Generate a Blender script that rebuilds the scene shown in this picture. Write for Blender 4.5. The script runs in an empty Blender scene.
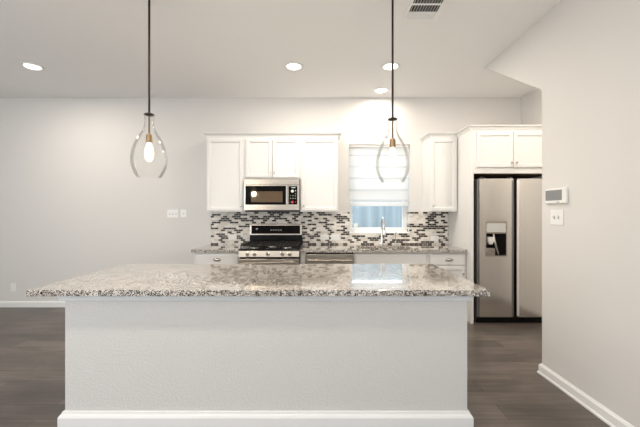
import bpy, math, random
from mathutils import Vector

C = bpy.context.scene.collection
SC = bpy.context.scene
F, EYE, CX, HY = 335.0, 1.37, 320.0, 212.0     # focal length in px, eye height, principal column, horizon row

# ------------------------------------------------------------------ camera
cam_d = bpy.data.cameras.new('camera')
cam_d.sensor_width = 36.0
cam_d.lens = F / 640 * 36.0
cam_d.shift_y = -1.5 / 640
cam_d.clip_start = 0.05
cam = bpy.data.objects.new('camera', cam_d)
cam.location = (0, 0, EYE)
cam.rotation_euler = (math.pi / 2, 0, 0)
C.objects.link(cam)
SC.camera = cam

# ------------------------------------------------------------------ world, view
world = bpy.data.worlds.new('world')
world.use_nodes = True
SC.world = world
_bg = world.node_tree.nodes['Background']
_bg.inputs['Color'].default_value = (0.80, 0.91, 1.0, 1)
_bg.inputs['Strength'].default_value = 2.7
SC.view_settings.view_transform = 'Standard'
SC.view_settings.look = 'None'
SC.view_settings.gamma = 1
SC.view_settings.use_curve_mapping = False
SC.view_settings.exposure = 0.25

# ------------------------------------------------------------------ large unseen fill lights behind and beside the camera, added as soft daylight
def area_light(name, loc, rot, sx, sy, power, col):
    d = bpy.data.lights.new(name, 'AREA')
    d.shape = 'RECTANGLE'
    d.size, d.size_y = sx, sy
    d.energy = power
    d.color = col
    o = bpy.data.objects.new(name, d)
    o.location = loc
    o.rotation_euler = rot
    C.objects.link(o)
    return o
R = math.radians
area_light('rear_daylight_fill', (-4.5, -4.3, 1.35), (R(130), 0, R(14)), 2.6, 2.2, 165, (0.92, 0.96, 1.0))  # added fill from the rear left, tilted up to lift the ceiling
area_light('rear_right_daylight_fill', (0.8, -4.3, 1.35), (R(128), 0, R(8)), 1.7, 2.2, 95, (0.92, 0.96, 1.0))  # second added rear fill, placed to graze the right wall; no opening here
area_light('side_daylight_fill', (-5.8, -0.2, 1.4), (R(122), 0, R(-90)), 3.6, 2.0, 60, (0.86, 0.93, 1.0))  # added cool fill from the left, no window modelled
area_light('overhead_fill', (-0.8, -1.4, 2.95), (0, 0, 0), 3.0, 2.6, 35, (1.0, 0.94, 0.86))  # soft overhead fill added above the living room, without a fixture
DOWNLIGHT_W = 16
WARM = (1.0, 0.905, 0.79)
for _x in (-1.9, -0.5):           # the next row of recessed cans, above and just behind the frame
    _l = area_light('recessed_can_lamp', (_x, 1.38, 3.005), (0, 0, 0), 0.15, 0.15, 15, WARM)
    _l.data.shape = 'DISK'

# ------------------------------------------------------------------ materials
def mat(name, col, rough=0.5, metal=0.0, spec=None, bump=None, coat=0.0):
    m = bpy.data.materials.new(name)
    m.use_nodes = True
    nt = m.node_tree
    b = nt.nodes['Principled BSDF']
    b.inputs['Base Color'].default_value = (*col, 1)
    b.inputs['Roughness'].default_value = rough
    b.inputs['Metallic'].default_value = metal
    if spec is not None:
        b.inputs['Specular IOR Level'].default_value = spec
    b.inputs['Coat Weight'].default_value = coat
    if bump:
        scale, strength, dist = bump
        tc = nt.nodes.new('ShaderNodeTexCoord')
        n = nt.nodes.new('ShaderNodeTexNoise')
        n.inputs['Scale'].default_value = scale
        n.inputs['Detail'].default_value = 3
        bm = nt.nodes.new('ShaderNodeBump')
        bm.inputs['Strength'].default_value = strength
        bm.inputs['Distance'].default_value = dist
        nt.links.new(tc.outputs['Object'], n.inputs['Vector'])
        nt.links.new(n.outputs['Fac'], bm.inputs['Height'])
        nt.links.new(bm.outputs['Normal'], b.inputs['Normal'])
    return m

def emit(name, col, strength):
    m = bpy.data.materials.new(name)
    m.use_nodes = True
    nt = m.node_tree
    nt.nodes.clear()
    o = nt.nodes.new('ShaderNodeOutputMaterial')
    e = nt.nodes.new('ShaderNodeEmission')
    e.inputs['Color'].default_value = (*col, 1)
    e.inputs['Strength'].default_value = strength
    nt.links.new(e.outputs[0], o.inputs[0])
    return m

def ramp(nt, stops, interp='LINEAR'):
    r = nt.nodes.new('ShaderNodeValToRGB')
    r.color_ramp.interpolation = interp
    el = r.color_ramp.elements
    el[0].position, el[0].color = stops[0][0], (*stops[0][1], 1)
    el[1].position, el[1].color = stops[1][0], (*stops[1][1], 1)
    for p, c in stops[2:]:
        e = el.new(p)
        e.color = (*c, 1)
    return r

def clear_glass(name, tint=(1, 1, 1), edge=0.25, top=0.9):
    m = bpy.data.materials.new(name)
    m.use_nodes = True
    nt = m.node_tree
    nt.nodes.clear()
    o = nt.nodes.new('ShaderNodeOutputMaterial')
    mix = nt.nodes.new('ShaderNodeMixShader')
    t = nt.nodes.new('ShaderNodeBsdfTransparent')
    t.inputs[0].default_value = (*tint, 1)
    g = nt.nodes.new('ShaderNodeBsdfGlossy')
    g.inputs['Roughness'].default_value = 0.02
    lw = nt.nodes.new('ShaderNodeLayerWeight')
    lw.inputs['Blend'].default_value = edge
    mul = nt.nodes.new('ShaderNodeMath')
    mul.operation = 'MULTIPLY'
    mul.inputs[1].default_value = top
    nt.links.new(lw.outputs['Fresnel'], mul.inputs[0])
    nt.links.new(mul.outputs[0], mix.inputs[0])
    nt.links.new(t.outputs[0], mix.inputs[1])
    nt.links.new(g.outputs[0], mix.inputs[2])
    nt.links.new(mix.outputs[0], o.inputs[0])
    return m

def granite():
    m = mat('speckled_granite', (0.6, 0.5, 0.45), 0.10, coat=0.85)
    nt = m.node_tree
    b = nt.nodes['Principled BSDF']
    tc = nt.nodes.new('ShaderNodeTexCoord')
    v = nt.nodes.new('ShaderNodeTexVoronoi')
    v.inputs['Scale'].default_value = 215
    n = nt.nodes.new('ShaderNodeTexNoise')
    n.inputs['Scale'].default_value = 16
    n.inputs['Detail'].default_value = 4
    sep = nt.nodes.new('ShaderNodeSeparateColor')
    add = nt.nodes.new('ShaderNodeMath')
    add.operation = 'ADD'
    sub = nt.nodes.new('ShaderNodeMath')
    sub.operation = 'MULTIPLY_ADD'
    sub.inputs[1].default_value = 0.5
    sub.inputs[2].default_value = -0.25
    r = ramp(nt, [(0.0, (0.015, 0.012, 0.010)), (0.42, (0.13, 0.10, 0.078)), (0.48, (0.40, 0.35, 0.30)),
                  (0.54, (0.64, 0.585, 0.525)), (0.86, (0.80, 0.76, 0.70))], 'CONSTANT')
    nt.links.new(tc.outputs['Object'], v.inputs['Vector'])
    nt.links.new(tc.outputs['Object'], n.inputs['Vector'])
    nt.links.new(v.outputs['Color'], sep.inputs[0])
    nt.links.new(n.outputs['Fac'], sub.inputs[0])
    nt.links.new(sep.outputs[0], add.inputs[0])
    nt.links.new(sub.outputs[0], add.inputs[1])
    nt.links.new(add.outputs[0], r.inputs[0])
    nt.links.new(r.outputs[0], b.inputs['Base Color'])
    return m

def brick_nodes(nt, width, row, mortar, vec):
    br = nt.nodes.new('ShaderNodeTexBrick')
    br.inputs['Scale'].default_value = 1.0
    br.inputs['Brick Width'].default_value = width
    br.inputs['Row Height'].default_value = row
    br.inputs['Mortar Size'].default_value = mortar
    br.inputs['Mortar Smooth'].default_value = 0.0
    br.inputs['Bias'].default_value = 0.0
    br.inputs['Color1'].default_value = (0, 0, 0, 1)
    br.inputs['Color2'].default_value = (1, 1, 1, 1)
    br.inputs['Mortar'].default_value = (0.5, 0.5, 0.5, 1)
    nt.links.new(vec, br.inputs['Vector'])
    return br

def mosaic():
    m = mat('glass_mosaic_tile', (0.7, 0.7, 0.7), 0.33, spec=0.25)
    nt = m.node_tree
    b = nt.nodes['Principled BSDF']
    tc = nt.nodes.new('ShaderNodeTexCoord')
    sp = nt.nodes.new('ShaderNodeSeparateXYZ')
    cb = nt.nodes.new('ShaderNodeCombineXYZ')
    sm = nt.nodes.new('ShaderNodeMath')          # run the rows round the window return too
    sm.operation = 'ADD'
    nt.links.new(tc.outputs['Object'], sp.inputs[0])
    nt.links.new(sp.outputs['X'], sm.inputs[0])
    nt.links.new(sp.outputs['Y'], sm.inputs[1])
    nt.links.new(sm.outputs[0], cb.inputs[0])
    nt.links.new(sp.outputs['Z'], cb.inputs[1])
    br = brick_nodes(nt, 0.064, 0.0280, 0.0018, cb.outputs[0])
    r = ramp(nt, [(0.0, (0.022, 0.017, 0.014)), (0.26, (0.050, 0.037, 0.029)), (0.41, (0.115, 0.088, 0.068)), (0.44, (0.58, 0.54, 0.48)),
                  (0.56, (0.70, 0.665, 0.61)), (0.74, (0.58, 0.545, 0.495)), (0.84, (0.74, 0.71, 0.66))], 'CONSTANT')
    mx = nt.nodes.new('ShaderNodeMix')
    mx.data_type = 'RGBA'
    mx.inputs[7].default_value = (0.66, 0.63, 0.585, 1)
    nt.links.new(br.outputs['Color'], r.inputs[0])
    nt.links.new(br.outputs['Fac'], mx.inputs[0])
    nt.links.new(r.outputs[0], mx.inputs[6])
    nt.links.new(mx.outputs[2], b.inputs['Base Color'])
    return m

def plank_floor():
    m = mat('dark_wood_plank', (0.06, 0.05, 0.045), 0.33)
    nt = m.node_tree
    b = nt.nodes['Principled BSDF']
    tc = nt.nodes.new('ShaderNodeTexCoord')
    br = brick_nodes(nt, 1.25, 0.17, 0.0018, tc.outputs['Object'])
    mp = nt.nodes.new('ShaderNodeMapping')
    mp.inputs['Scale'].default_value = (1.6, 22, 1)
    n = nt.nodes.new('ShaderNodeTexNoise')
    n.inputs['Scale'].default_value = 1.6
    n.inputs['Detail'].default_value = 6
    n.inputs['Distortion'].default_value = 0.6
    mp2 = nt.nodes.new('ShaderNodeMapping')
    mp2.inputs['Scale'].default_value = (1.0, 3.0, 1)
    n2 = nt.nodes.new('ShaderNodeTexNoise')
    n2.inputs['Scale'].default_value = 2.2
    n2.inputs['Detail'].default_value = 3
    nt.links.new(tc.outputs['Object'], mp.inputs[0])
    nt.links.new(mp.outputs[0], n.inputs['Vector'])
    nt.links.new(tc.outputs['Object'], mp2.inputs[0])
    nt.links.new(mp2.outputs[0], n2.inputs['Vector'])
    a1 = nt.nodes.new('ShaderNodeMath'); a1.operation = 'MULTIPLY_ADD'; a1.inputs[1].default_value = 0.4
    a2 = nt.nodes.new('ShaderNodeMath'); a2.operation = 'MULTIPLY_ADD'; a2.inputs[1].default_value = 0.85
    a3 = nt.nodes.new('ShaderNodeMath'); a3.operation = 'MULTIPLY_ADD'; a3.inputs[1].default_value = 0.9; a3.inputs[2].default_value = -0.62
    nt.links.new(n2.outputs['Fac'], a3.inputs[0])
    nt.links.new(br.outputs['Color'], a1.inputs[0])
    nt.links.new(a3.outputs[0], a1.inputs[2])
    nt.links.new(n.outputs['Fac'], a2.inputs[0])
    nt.links.new(a1.outputs[0], a2.inputs[2])
    r = ramp(nt, [(0.0, (0.055, 0.046, 0.040)), (0.45, (0.100, 0.081, 0.069)), (1.0, (0.20, 0.168, 0.145))])
    nt.links.new(a2.outputs[0], r.inputs[0])
    mx = nt.nodes.new('ShaderNodeMix')
    mx.data_type = 'RGBA'
    mx.inputs[7].default_value = (0.018, 0.014, 0.012, 1)
    nt.links.new(br.outputs['Fac'], mx.inputs[0])
    nt.links.new(r.outputs[0], mx.inputs[6])
    nt.links.new(mx.outputs[2], b.inputs['Base Color'])
    bm = nt.nodes.new('ShaderNodeBump')
    bm.inputs['Strength'].default_value = 0.12
    bm.inputs['Distance'].default_value = 0.004
    nt.links.new(n.outputs['Fac'], bm.inputs['Height'])
    nt.links.new(bm.outputs['Normal'], b.inputs['Normal'])
    return m

def steel(name='brushed_steel', col=(0.66, 0.64, 0.61), rough=0.27, axis=0):
    m = mat(name, col, rough, 1.0)
    nt = m.node_tree
    b = nt.nodes['Principled BSDF']
    tc = nt.nodes.new('ShaderNodeTexCoord')
    mp = nt.nodes.new('ShaderNodeMapping')
    mp.inputs['Scale'].default_value = (4, 4, 500) if axis == 0 else (500, 4, 4)
    n = nt.nodes.new('ShaderNodeTexNoise')
    n.inputs['Scale'].default_value = 1.0
    n.inputs['Detail'].default_value = 2
    mr = nt.nodes.new('ShaderNodeMapRange')
    mr.inputs['To Min'].default_value = rough - 0.05
    mr.inputs['To Max'].default_value = rough + 0.06
    nt.links.new(tc.outputs['Object'], mp.inputs[0])
    nt.links.new(mp.outputs[0], n.inputs['Vector'])
    nt.links.new(n.outputs['Fac'], mr.inputs[0])
    nt.links.new(mr.outputs[0], b.inputs['Roughness'])
    return m

def shade_cloth():
    m = bpy.data.materials.new('white_shade_cloth')
    m.use_nodes = True
    nt = m.node_tree
    nt.nodes.clear()
    o = nt.nodes.new('ShaderNodeOutputMaterial')
    mix = nt.nodes.new('ShaderNodeMixShader')
    mix.inputs[0].default_value = 0.55
    d = nt.nodes.new('ShaderNodeBsdfDiffuse')
    d.inputs[0].default_value = (0.86, 0.86, 0.85, 1)
    t = nt.nodes.new('ShaderNodeBsdfTranslucent')
    t.inputs[0].default_value = (0.86, 0.87, 0.88, 1)
    nt.links.new(d.outputs[0], mix.inputs[1])
    nt.links.new(t.outputs[0], mix.inputs[2])
    nt.links.new(mix.outputs[0], o.inputs[0])
    return m

WALL = mat('painted_wall', (0.67, 0.655, 0.635), 0.75, bump=(260, 0.12, 0.002))
CEIL = mat('painted_ceiling', (0.87, 0.865, 0.855), 0.85, bump=(200, 0.10, 0.002))
ISLE = mat('textured_island_wall', (0.64, 0.63, 0.61), 0.6, bump=(70, 0.6, 0.006))
TRIM = mat('white_trim_paint', (0.80, 0.80, 0.79), 0.35)
APRON = mat('white_apron_paint', (0.74, 0.76, 0.77), 0.4)
CAB = mat('white_cabinet_paint', (0.72, 0.71, 0.69), 0.32)
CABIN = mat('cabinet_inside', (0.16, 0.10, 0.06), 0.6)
FLOOR = plank_floor()
GRAN = granite()
MOSA = mosaic()
STEEL = steel(col=(0.45, 0.41, 0.365))
KNOBM = mat('polished_knob', (0.78, 0.74, 0.68), 0.22, 1.0)
STEELV = steel('brushed_steel_fridge', (0.80, 0.775, 0.74), 0.17, axis=0)
CHROME = mat('polished_chrome', (0.75, 0.75, 0.75), 0.08, 1.0)
NICK = mat('satin_nickel', (0.56, 0.53, 0.49), 0.25, 1.0)
BLACK = mat('black_enamel', (0.008, 0.008, 0.008), 0.2, spec=0.2)
BGLASS = mat('black_glass', (0.005, 0.004, 0.004), 0.06, spec=0.12)
WGLASS = mat('tinted_oven_glass', (0.115, 0.075, 0.045), 0.06)
IRON = mat('cast_iron', (0.012, 0.011, 0.010), 0.5, spec=0.3, bump=(120, 0.2, 0.002))
DGREY = mat('dark_grey_plastic', (0.035, 0.034, 0.033), 0.4)
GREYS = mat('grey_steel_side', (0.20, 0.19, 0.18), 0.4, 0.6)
PLAST = mat('white_plastic', (0.80, 0.80, 0.78), 0.35)
SLOT = mat('outlet_slot', (0.25, 0.24, 0.23), 0.5)
SCREEN = mat('grey_lcd', (0.23, 0.235, 0.24), 0.2)
DISP = mat('dispenser_display', (0.55, 0.555, 0.53), 0.3)
BRONZE = mat('dark_bronze', (0.035, 0.026, 0.020), 0.35, 0.8)
BRASS = mat('antique_brass', (0.34, 0.235, 0.135), 0.34, 1.0)
STEMM = mat('aged_bronze_stem', (0.20, 0.145, 0.095), 0.34, 1.0)
SHGL = clear_glass('clear_shade_glass', (0.99, 0.99, 0.985), 0.17, 0.42)
PANE = clear_glass('window_pane', (0.97, 0.99, 1.0), 0.10, 0.6)
BULB = emit('bulb_glow', (1.0, 0.80, 0.54), 5.0)
LENS = emit('downlight_lens', (1.0, 0.94, 0.85), 3.0)
CLOTH = shade_cloth()
VDARK = mat('vent_duct_dark', (0.018, 0.016, 0.014), 0.9)
FENCE = mat('weathered_fence', (0.33, 0.385, 0.43), 0.85, bump=(30, 0.3, 0.004))
def streaks(m, lo, hi):
    nt = m.node_tree
    tc = nt.nodes.new('ShaderNodeTexCoord')
    mp = nt.nodes.new('ShaderNodeMapping')
    mp.inputs['Scale'].default_value = (9, 1, 0.5)
    n = nt.nodes.new('ShaderNodeTexNoise')
    n.inputs['Scale'].default_value = 1.0
    n.inputs['Detail'].default_value = 3
    r = ramp(nt, [(0.3, lo), (0.7, hi)])
    nt.links.new(tc.outputs['Object'], mp.inputs[0])
    nt.links.new(mp.outputs[0], n.inputs['Vector'])
    nt.links.new(n.outputs['Fac'], r.inputs[0])
    nt.links.new(r.outputs[0], nt.nodes['Principled BSDF'].inputs['Base Color'])
streaks(FENCE, (0.29, 0.335, 0.36), (0.46, 0.50, 0.52))
GROUND = mat('dry_ground', (0.42, 0.42, 0.36), 0.9, bump=(20, 0.5, 0.02))
WHITEB = mat('white_button', (0.75, 0.74, 0.70), 0.3)
REDB = mat('red_button', (0.50, 0.03, 0.04), 0.3)
GREENB = mat('green_button', (0.05, 0.16, 0.07), 0.3)
CLOCK = emit('clock_digits', (0.75, 0.85, 0.9), 0.8)
AMBER = mat('amber_knob_glint', (0.30, 0.16, 0.06), 0.3, 0.5)

# ------------------------------------------------------------------ mesh helpers
class MB:
    def __init__(s):
        s.v, s.f = [], []
    def box(s, x0, x1, y0, y1, z0, z1):
        b = len(s.v)
        s.v += [(x0, y0, z0), (x1, y0, z0), (x1, y1, z0), (x0, y1, z0), (x0, y0, z1), (x1, y0, z1), (x1, y1, z1), (x0, y1, z1)]
        s.f += [tuple(b + i for i in q) for q in ((0, 3, 2, 1), (4, 5, 6, 7), (0, 1, 5, 4), (1, 2, 6, 5), (2, 3, 7, 6), (3, 0, 4, 7))]
        return s
    def quad(s, *p):
        b = len(s.v)
        s.v += [tuple(q) for q in p]
        s.f.append(tuple(range(b, b + len(p))))
        return s
    def loops(s, rings, cap0=True, cap1=True):
        n = len(rings[0])
        b = len(s.v)
        for r in rings:
            s.v += [tuple(p) for p in r]
        for i in range(len(rings) - 1):
            for j in range(n):
                k = (j + 1) % n
                s.f.append((b + i * n + j, b + i * n + k, b + (i + 1) * n + k, b + (i + 1) * n + j))
        if cap0:
            s.f.append(tuple(b + j for j in reversed(range(n))))
        if cap1:
            s.f.append(tuple(b + (len(rings) - 1) * n + j for j in range(n)))
        return s
    def lathe(s, prof, origin=(0, 0, 0), axis='Z', seg=32, cap0=False, cap1=False):
        ox, oy, oz = origin
        rings = []
        for r, h in prof:
            ring = []
            for j in range(seg):
                a = 2 * math.pi * j / seg
                c, d = r * math.cos(a), r * math.sin(a)
                if axis == 'Z':
                    ring.append((ox + c, oy + d, oz + h))
                elif axis == 'Y':
                    ring.append((ox + c, oy - h, oz + d))      # h runs towards the viewer side (-Y)
                else:
                    ring.append((ox + h, oy + c, oz + d))
            rings.append(ring)
        return s.loops(rings, cap0, cap1)
    def tube(s, pts, r, seg=12):
        pts = [Vector(p) for p in pts]
        rad = r if isinstance(r, (list, tuple)) else [r] * len(pts)
        rings, up = [], None
        for i, p in enumerate(pts):
            t = (pts[min(i + 1, len(pts) - 1)] - pts[max(i - 1, 0)]).normalized()
            if up is None:
                up = t.orthogonal().normalized()
            up = (up - t * up.dot(t)).normalized()
            w = t.cross(up)
            rings.append([p + (up * math.cos(2 * math.pi * j / seg) + w * math.sin(2 * math.pi * j / seg)) * rad[i] for j in range(seg)])
        return s.loops(rings)
    def prism(s, poly, mp, a, b):
        # poly in 2-D, mp(u, v, w) -> xyz, extruded from w=a to w=b
        return s.loops([[mp(u, v, a) for u, v in poly], [mp(u, v, b) for u, v in poly]])
    def holed(s, u0, u1, v0, v1, hu0, hu1, hv0, hv1, mp, a, b):
        # rectangular slab from w=a to w=b with a rectangular through-hole
        bs = len(s.v)
        for w in (a, b):
            s.v += [mp(u0, v0, w), mp(u1, v0, w), mp(u1, v1, w), mp(u0, v1, w), mp(hu0, hv0, w), mp(hu1, hv0, w), mp(hu1, hv1, w), mp(hu0, hv1, w)]
        for j in range(4):
            k = (j + 1) % 4
            s.f += [(bs + j, bs + k, bs + 4 + k, bs + 4 + j), (bs + 8 + j, bs + 12 + j, bs + 12 + k, bs + 8 + k),
                    (bs + j, bs + 8 + j, bs + 8 + k, bs + k), (bs + 4 + j, bs + 4 + k, bs + 12 + k, bs + 12 + j)]
        return s
    def build(s, name, material, parent=None, bevel=0.0, smooth=False, seg=2):
        me = bpy.data.meshes.new(name)
        me.from_pydata(s.v, [], s.f)
        import bmesh
        bm = bmesh.new()
        bm.from_mesh(me)
        bmesh.ops.recalc_face_normals(bm, faces=bm.faces)
        bm.to_mesh(me)
        bm.free()
        me.materials.append(material)
        o = bpy.data.objects.new(name, me)
        C.objects.link(o)
        if smooth:
            for p in me.polygons:
                p.use_smooth = True
            sm = o.modifiers.new('edges', 'EDGE_SPLIT')
            sm.split_angle = R(38)
        if bevel:
            bv = o.modifiers.new('bevel', 'BEVEL')
            bv.width = bevel
            bv.segments = seg
            bv.limit_method = 'ANGLE'
            bv.angle_limit = R(40)
        if parent is not None:
            o.parent = parent
            o.location = -Vector(parent_world(parent))
        return o

def parent_world(p):
    v = Vector((0, 0, 0))
    while p is not None:
        v += p.location
        p = p.parent
    return v

def thing(name, label, cat, loc=(0, 0, 0), group=None):
    o = bpy.data.objects.new(name, None)
    o.empty_display_size = 0.05
    o.location = loc
    C.objects.link(o)
    o['label'] = label
    o['category'] = cat
    if group:
        o['group'] = group
    return o

def tag(o, label, cat, group=None):
    o['label'] = label
    o['category'] = cat
    if group:
        o['group'] = group
    return o

def struct(o, label=None, cat=None):
    o['kind'] = 'structure'
    if label:
        o['label'] = label
    if cat:
        o['category'] = cat
    return o

def lab(o, label):
    o['label'] = label
    return o

def X(px, y):
    return (px - CX) * y / F
def Z(py, y):
    return EYE + (HY - py) * y / F
XZ = lambda u, v, w: (u, w, v)      # front-facing slabs: w is the depth
XY = lambda u, v, w: (u, v, w)
YZ = lambda u, v, w: (w, u, v)

# ------------------------------------------------------------------ room shell
YB, ZC = 4.83, 3.02            # back wall plane, ceiling height
XL, YR = -6.0, -4.5            # far left and rear of the living space
XR, XN = 1.88, 2.90            # near right wall face, wall beside the refrigerator
YC = 2.837                      # end of the near right wall
WX0, WX1, WZ0, WZ1 = 0.418, 1.298, 1.065, 2.345     # window opening

struct(MB().box(XL - 0.2, XN + 0.2, YR - 0.2, YB + 0.2, -0.15, 0).build('floor', FLOOR), 'dark brown wood plank floor', 'floor')
struct(MB().box(XL - 0.2, XN + 0.2, YR - 0.2, YB + 0.2, ZC, ZC + 0.15).build('ceiling', CEIL), 'flat white painted ceiling', 'ceiling')
struct(MB().holed(XL - 0.2, XN + 0.2, 0, ZC, WX0, WX1, WZ0, WZ1, XZ, YB, YB + 0.2).build('wall_back', WALL), 'pale painted back wall of the kitchen', 'wall')
struct(MB().box(XL - 0.2, XL, YR, YB, 0, ZC).build('wall_left', WALL), 'pale side wall left of the frame', 'wall')
struct(MB().box(XL - 0.2, XR + 0.14, YR - 0.2, YR, 0, ZC).build('wall_rear', WALL), 'pale wall behind the viewer', 'wall')
# near right wall: its far end leans back above head height
ZH, YD = 2.405, 3.83
mb = MB().prism([(YR, 0), (YC, 0), (YC, ZH), (YD, ZC), (YR, ZC)], YZ, XR, XR + 0.14)
struct(mb.build('wall_right', WALL), 'near right wall with slanted upper far end', 'wall')
struct(MB().box(XR + 0.14, XN, YC - 0.14, YC, 0, ZC).build('wall_return', WALL), 'wall closing the space behind the right wall', 'wall')
struct(MB().box(XN, XN + 0.2, YC - 0.14, YB, 0, ZC).build('wall_niche', WALL), 'wall beside the refrigerator niche', 'wall')

bb = [(0, 0), (0.016, 0), (0.016, 0.070), (0.010, 0.078), (0.006, 0.086), (0, 0.086)]
mb = MB().loops([[(x, YB - o, z) for o, z in bb] for x in (XL, -1.592)])
struct(mb.build('baseboard_back', TRIM), 'white baseboard along the back wall', 'baseboard')
bb = [(0, 0), (0.026, 0), (0.026, 0.012), (0.018, 0.020), (0.018, 0.070), (0.011, 0.078), (0.007, 0.086), (0, 0.086)]
mb = MB().loops([[(XR - o, y if e == 0 else y + o, z) for o, z in bb] for e, y in ((0, YR), (1, YC))] +
                [[(XR + 0.14, YC + o, z) for o, z in bb]])
struct(mb.build('baseboard_right', TRIM), 'white baseboard along the near right wall', 'baseboard')

# ------------------------------------------------------------------ window
YW = YB + 0.15
win = MB().holed(WX0, WX1, WZ0, WZ1, WX0 + 0.045, WX1 - 0.045, WZ0 + 0.06, WZ1 - 0.05, XZ, YW, YW + 0.05).build('window_1', TRIM, bevel=0.004)
struct(win, 'white framed window over the sink', 'window')
MB().holed(WX0 + 0.045, WX1 - 0.045, WZ0 + 0.06, 1.72, WX0 + 0.060, WX1 - 0.072, WZ0 + 0.075, 1.68, XZ, YW + 0.012, YW + 0.04).build('sash', TRIM, win, bevel=0.003)
MB().box(WX0 + 0.045, WX1 - 0.045, YW + 0.024, YW + 0.028, WZ0 + 0.06, WZ1 - 0.05).build('pane', PANE, win)
MB().lathe([(0.0, 0.0), (0.034, 0.0), (0.034, 0.002), (0, 0.002)], (X(355.8, YW), YW + 0.0235, Z(225.2, YW)), 'Y', 20).build('round_sticker', PLAST, win)
MB().box(WX0, WX1, YB + 0.004, YW, WZ0, WZ0 + 0.012).build('window_sill', TRIM, win, bevel=0.002)

# roman shade hung inside the opening
sh = thing('window_shade', 'white horizontally seamed fabric shade half drawn over the sink window', 'window shade', (0.86, YB + 0.04, WZ1))
SX0, SX1, SY = WX0 + 0.010, WX1 - 0.012, YB + 0.045
MB().box(SX0 - 0.004, SX1 + 0.004, SY - 0.022, SY + 0.022, WZ1 - 0.036, WZ1 - 0.001).build('headrail', TRIM, sh, bevel=0.003)
zs = [WZ1 - 0.036] + [Z(p, SY) for p in (156, 168, 179.3, 191)] + [1.525]
front = []
for i in range(len(zs) - 1):
    a, b = zs[i], zs[i + 1]
    for t in range(6):
        k = t / 6
        front.append((a + (b - a) * k, SY - 0.004 - 0.006 * k))
    front.append((b + 0.0015, SY + 0.004))
mb = MB()
for i in range(len(front) - 1):
    (z0, y0), (z1, y1) = front[i], front[i + 1]
    mb.quad((SX0, y0, z0), (SX1, y0, z0), (SX1, y1, z1), (SX0, y1, z1))
fab = mb.build('shade_fabric', CLOTH, sh)
sd = fab.modifiers.new('thick', 'SOLIDIFY')
sd.thickness = 0.002
for zz in zs[1:-1]:
    MB().box(SX0 + 0.004, SX1 - 0.004, SY + 0.006, SY + 0.010, zz - 0.004, zz + 0.005).build('batten', TRIM, sh)
MB().box(SX0, SX1, SY - 0.012, SY + 0.012, 1.455, 1.520).build('bottom_rail', CLOTH, sh, bevel=0.005)

# outside
struct(MB().box(-5, 8, YB + 0.25, 12, -0.35, -0.15).build('ground', GROUND), 'yard ground outside the window', 'ground')
fn = thing('garden_fence', 'pale blue-grey board fence outside the sink window', 'fence', (0.9, 7.0, -0.15))
mb = MB()
random.seed(4)
x = -1.6
while x < 4.0:
    mb.box(x, x + 0.132, 7.0 + random.uniform(-0.004, 0.004), 7.022, -0.15, 1.85 + random.uniform(-0.01, 0.01))
    x += 0.1345
mb.build('board_panel', FENCE, fn)
MB().box(-1.6, 4.0, 7.024, 7.06, 0.25, 0.34).build('rail', FENCE, fn)
MB().box(-1.6, 4.0, 7.024, 7.06, 1.35, 1.44).build('rail', FENCE, fn)

# ------------------------------------------------------------------ cabinet helpers
def door_mb(x0, x1, z0, z1, yf, th=0.02, frame=0.052):
    """Framed door facing -Y: rounded outer edge, ogee step down to a flat panel."""
    def ring(ins, y):
        return [(x0 + ins, y, z0 + ins), (x1 - ins, y, z0 + ins), (x1 - ins, y, z1 - ins), (x0 + ins, y, z1 - ins)]
    return MB().loops([ring(0, yf + th), ring(0, yf + 0.005), ring(0.002, yf + 0.0015), ring(0.006, yf),
                       ring(frame - 0.012, yf), ring(frame - 0.009, yf + 0.004), ring(frame - 0.003, yf + 0.006), ring(frame + 0.003, yf + 0.0145), ring(frame + 0.007, yf + 0.0145)])

def slab_mb(x0, x1, z0, z1, yf, th=0.02):
    def ring(ins, y):
        return [(x0 + ins, y, z0 + ins), (x1 - ins, y, z0 + ins), (x1 - ins, y, z1 - ins), (x0 + ins, y, z1 - ins)]
    return MB().loops([ring(0, yf + th), ring(0, yf + 0.006), ring(0.003, yf + 0.002), ring(0.012, yf)])

def knob(x, y, z, parent):
    return MB().lathe([(0.006, 0), (0.0055, 0.010), (0.012, 0.015), (0.0145, 0.021), (0.012, 0.027), (0.004, 0.029)], (x, y, z), 'Y', 16, True, True).build('knob', NICK, parent, smooth=True)

def cup_pull(x, y, z, parent):
    pts = []
    rings = []
    for i in range(9):                      # half-dome bin pull, open below
        t = math.pi * i / 8
        cx = x - 0.052 * math.cos(t)
        ry = 0.026 * max(math.sin(t), 0.12)
        rings.append([(cx, y - ry * math.sin(a), z - 0.004 + 0.024 * max(math.sin(t), 0.3) * math.cos(a)) for a in [math.pi * k / 8 for k in range(9)]])
    return MB().loops(rings).build('pull', NICK, parent, smooth=True)

CROWN = [(0.0, 0.0), (0.008, 0.0), (0.010, 0.012), (0.022, 0.030), (0.036, 0.036), (0.040, 0.050), (0.0, 0.050)]
def crown_mb(x0, x1, yf, yb, z0, left=1, right=1):
    rings = []
    rings.append([(x0 - o * left, yb if left else yf - o, z0 + h) for o, h in CROWN])
    if left:
        rings.append([(x0 - o, yf - o, z0 + h) for o, h in CROWN])
    rings.append([(x1 + o * right, yf - o, z0 + h) for o, h in CROWN])
    if right:
        rings.append([(x1 + o, yb, z0 + h) for o, h in CROWN])
    return MB().loops(rings)

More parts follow.
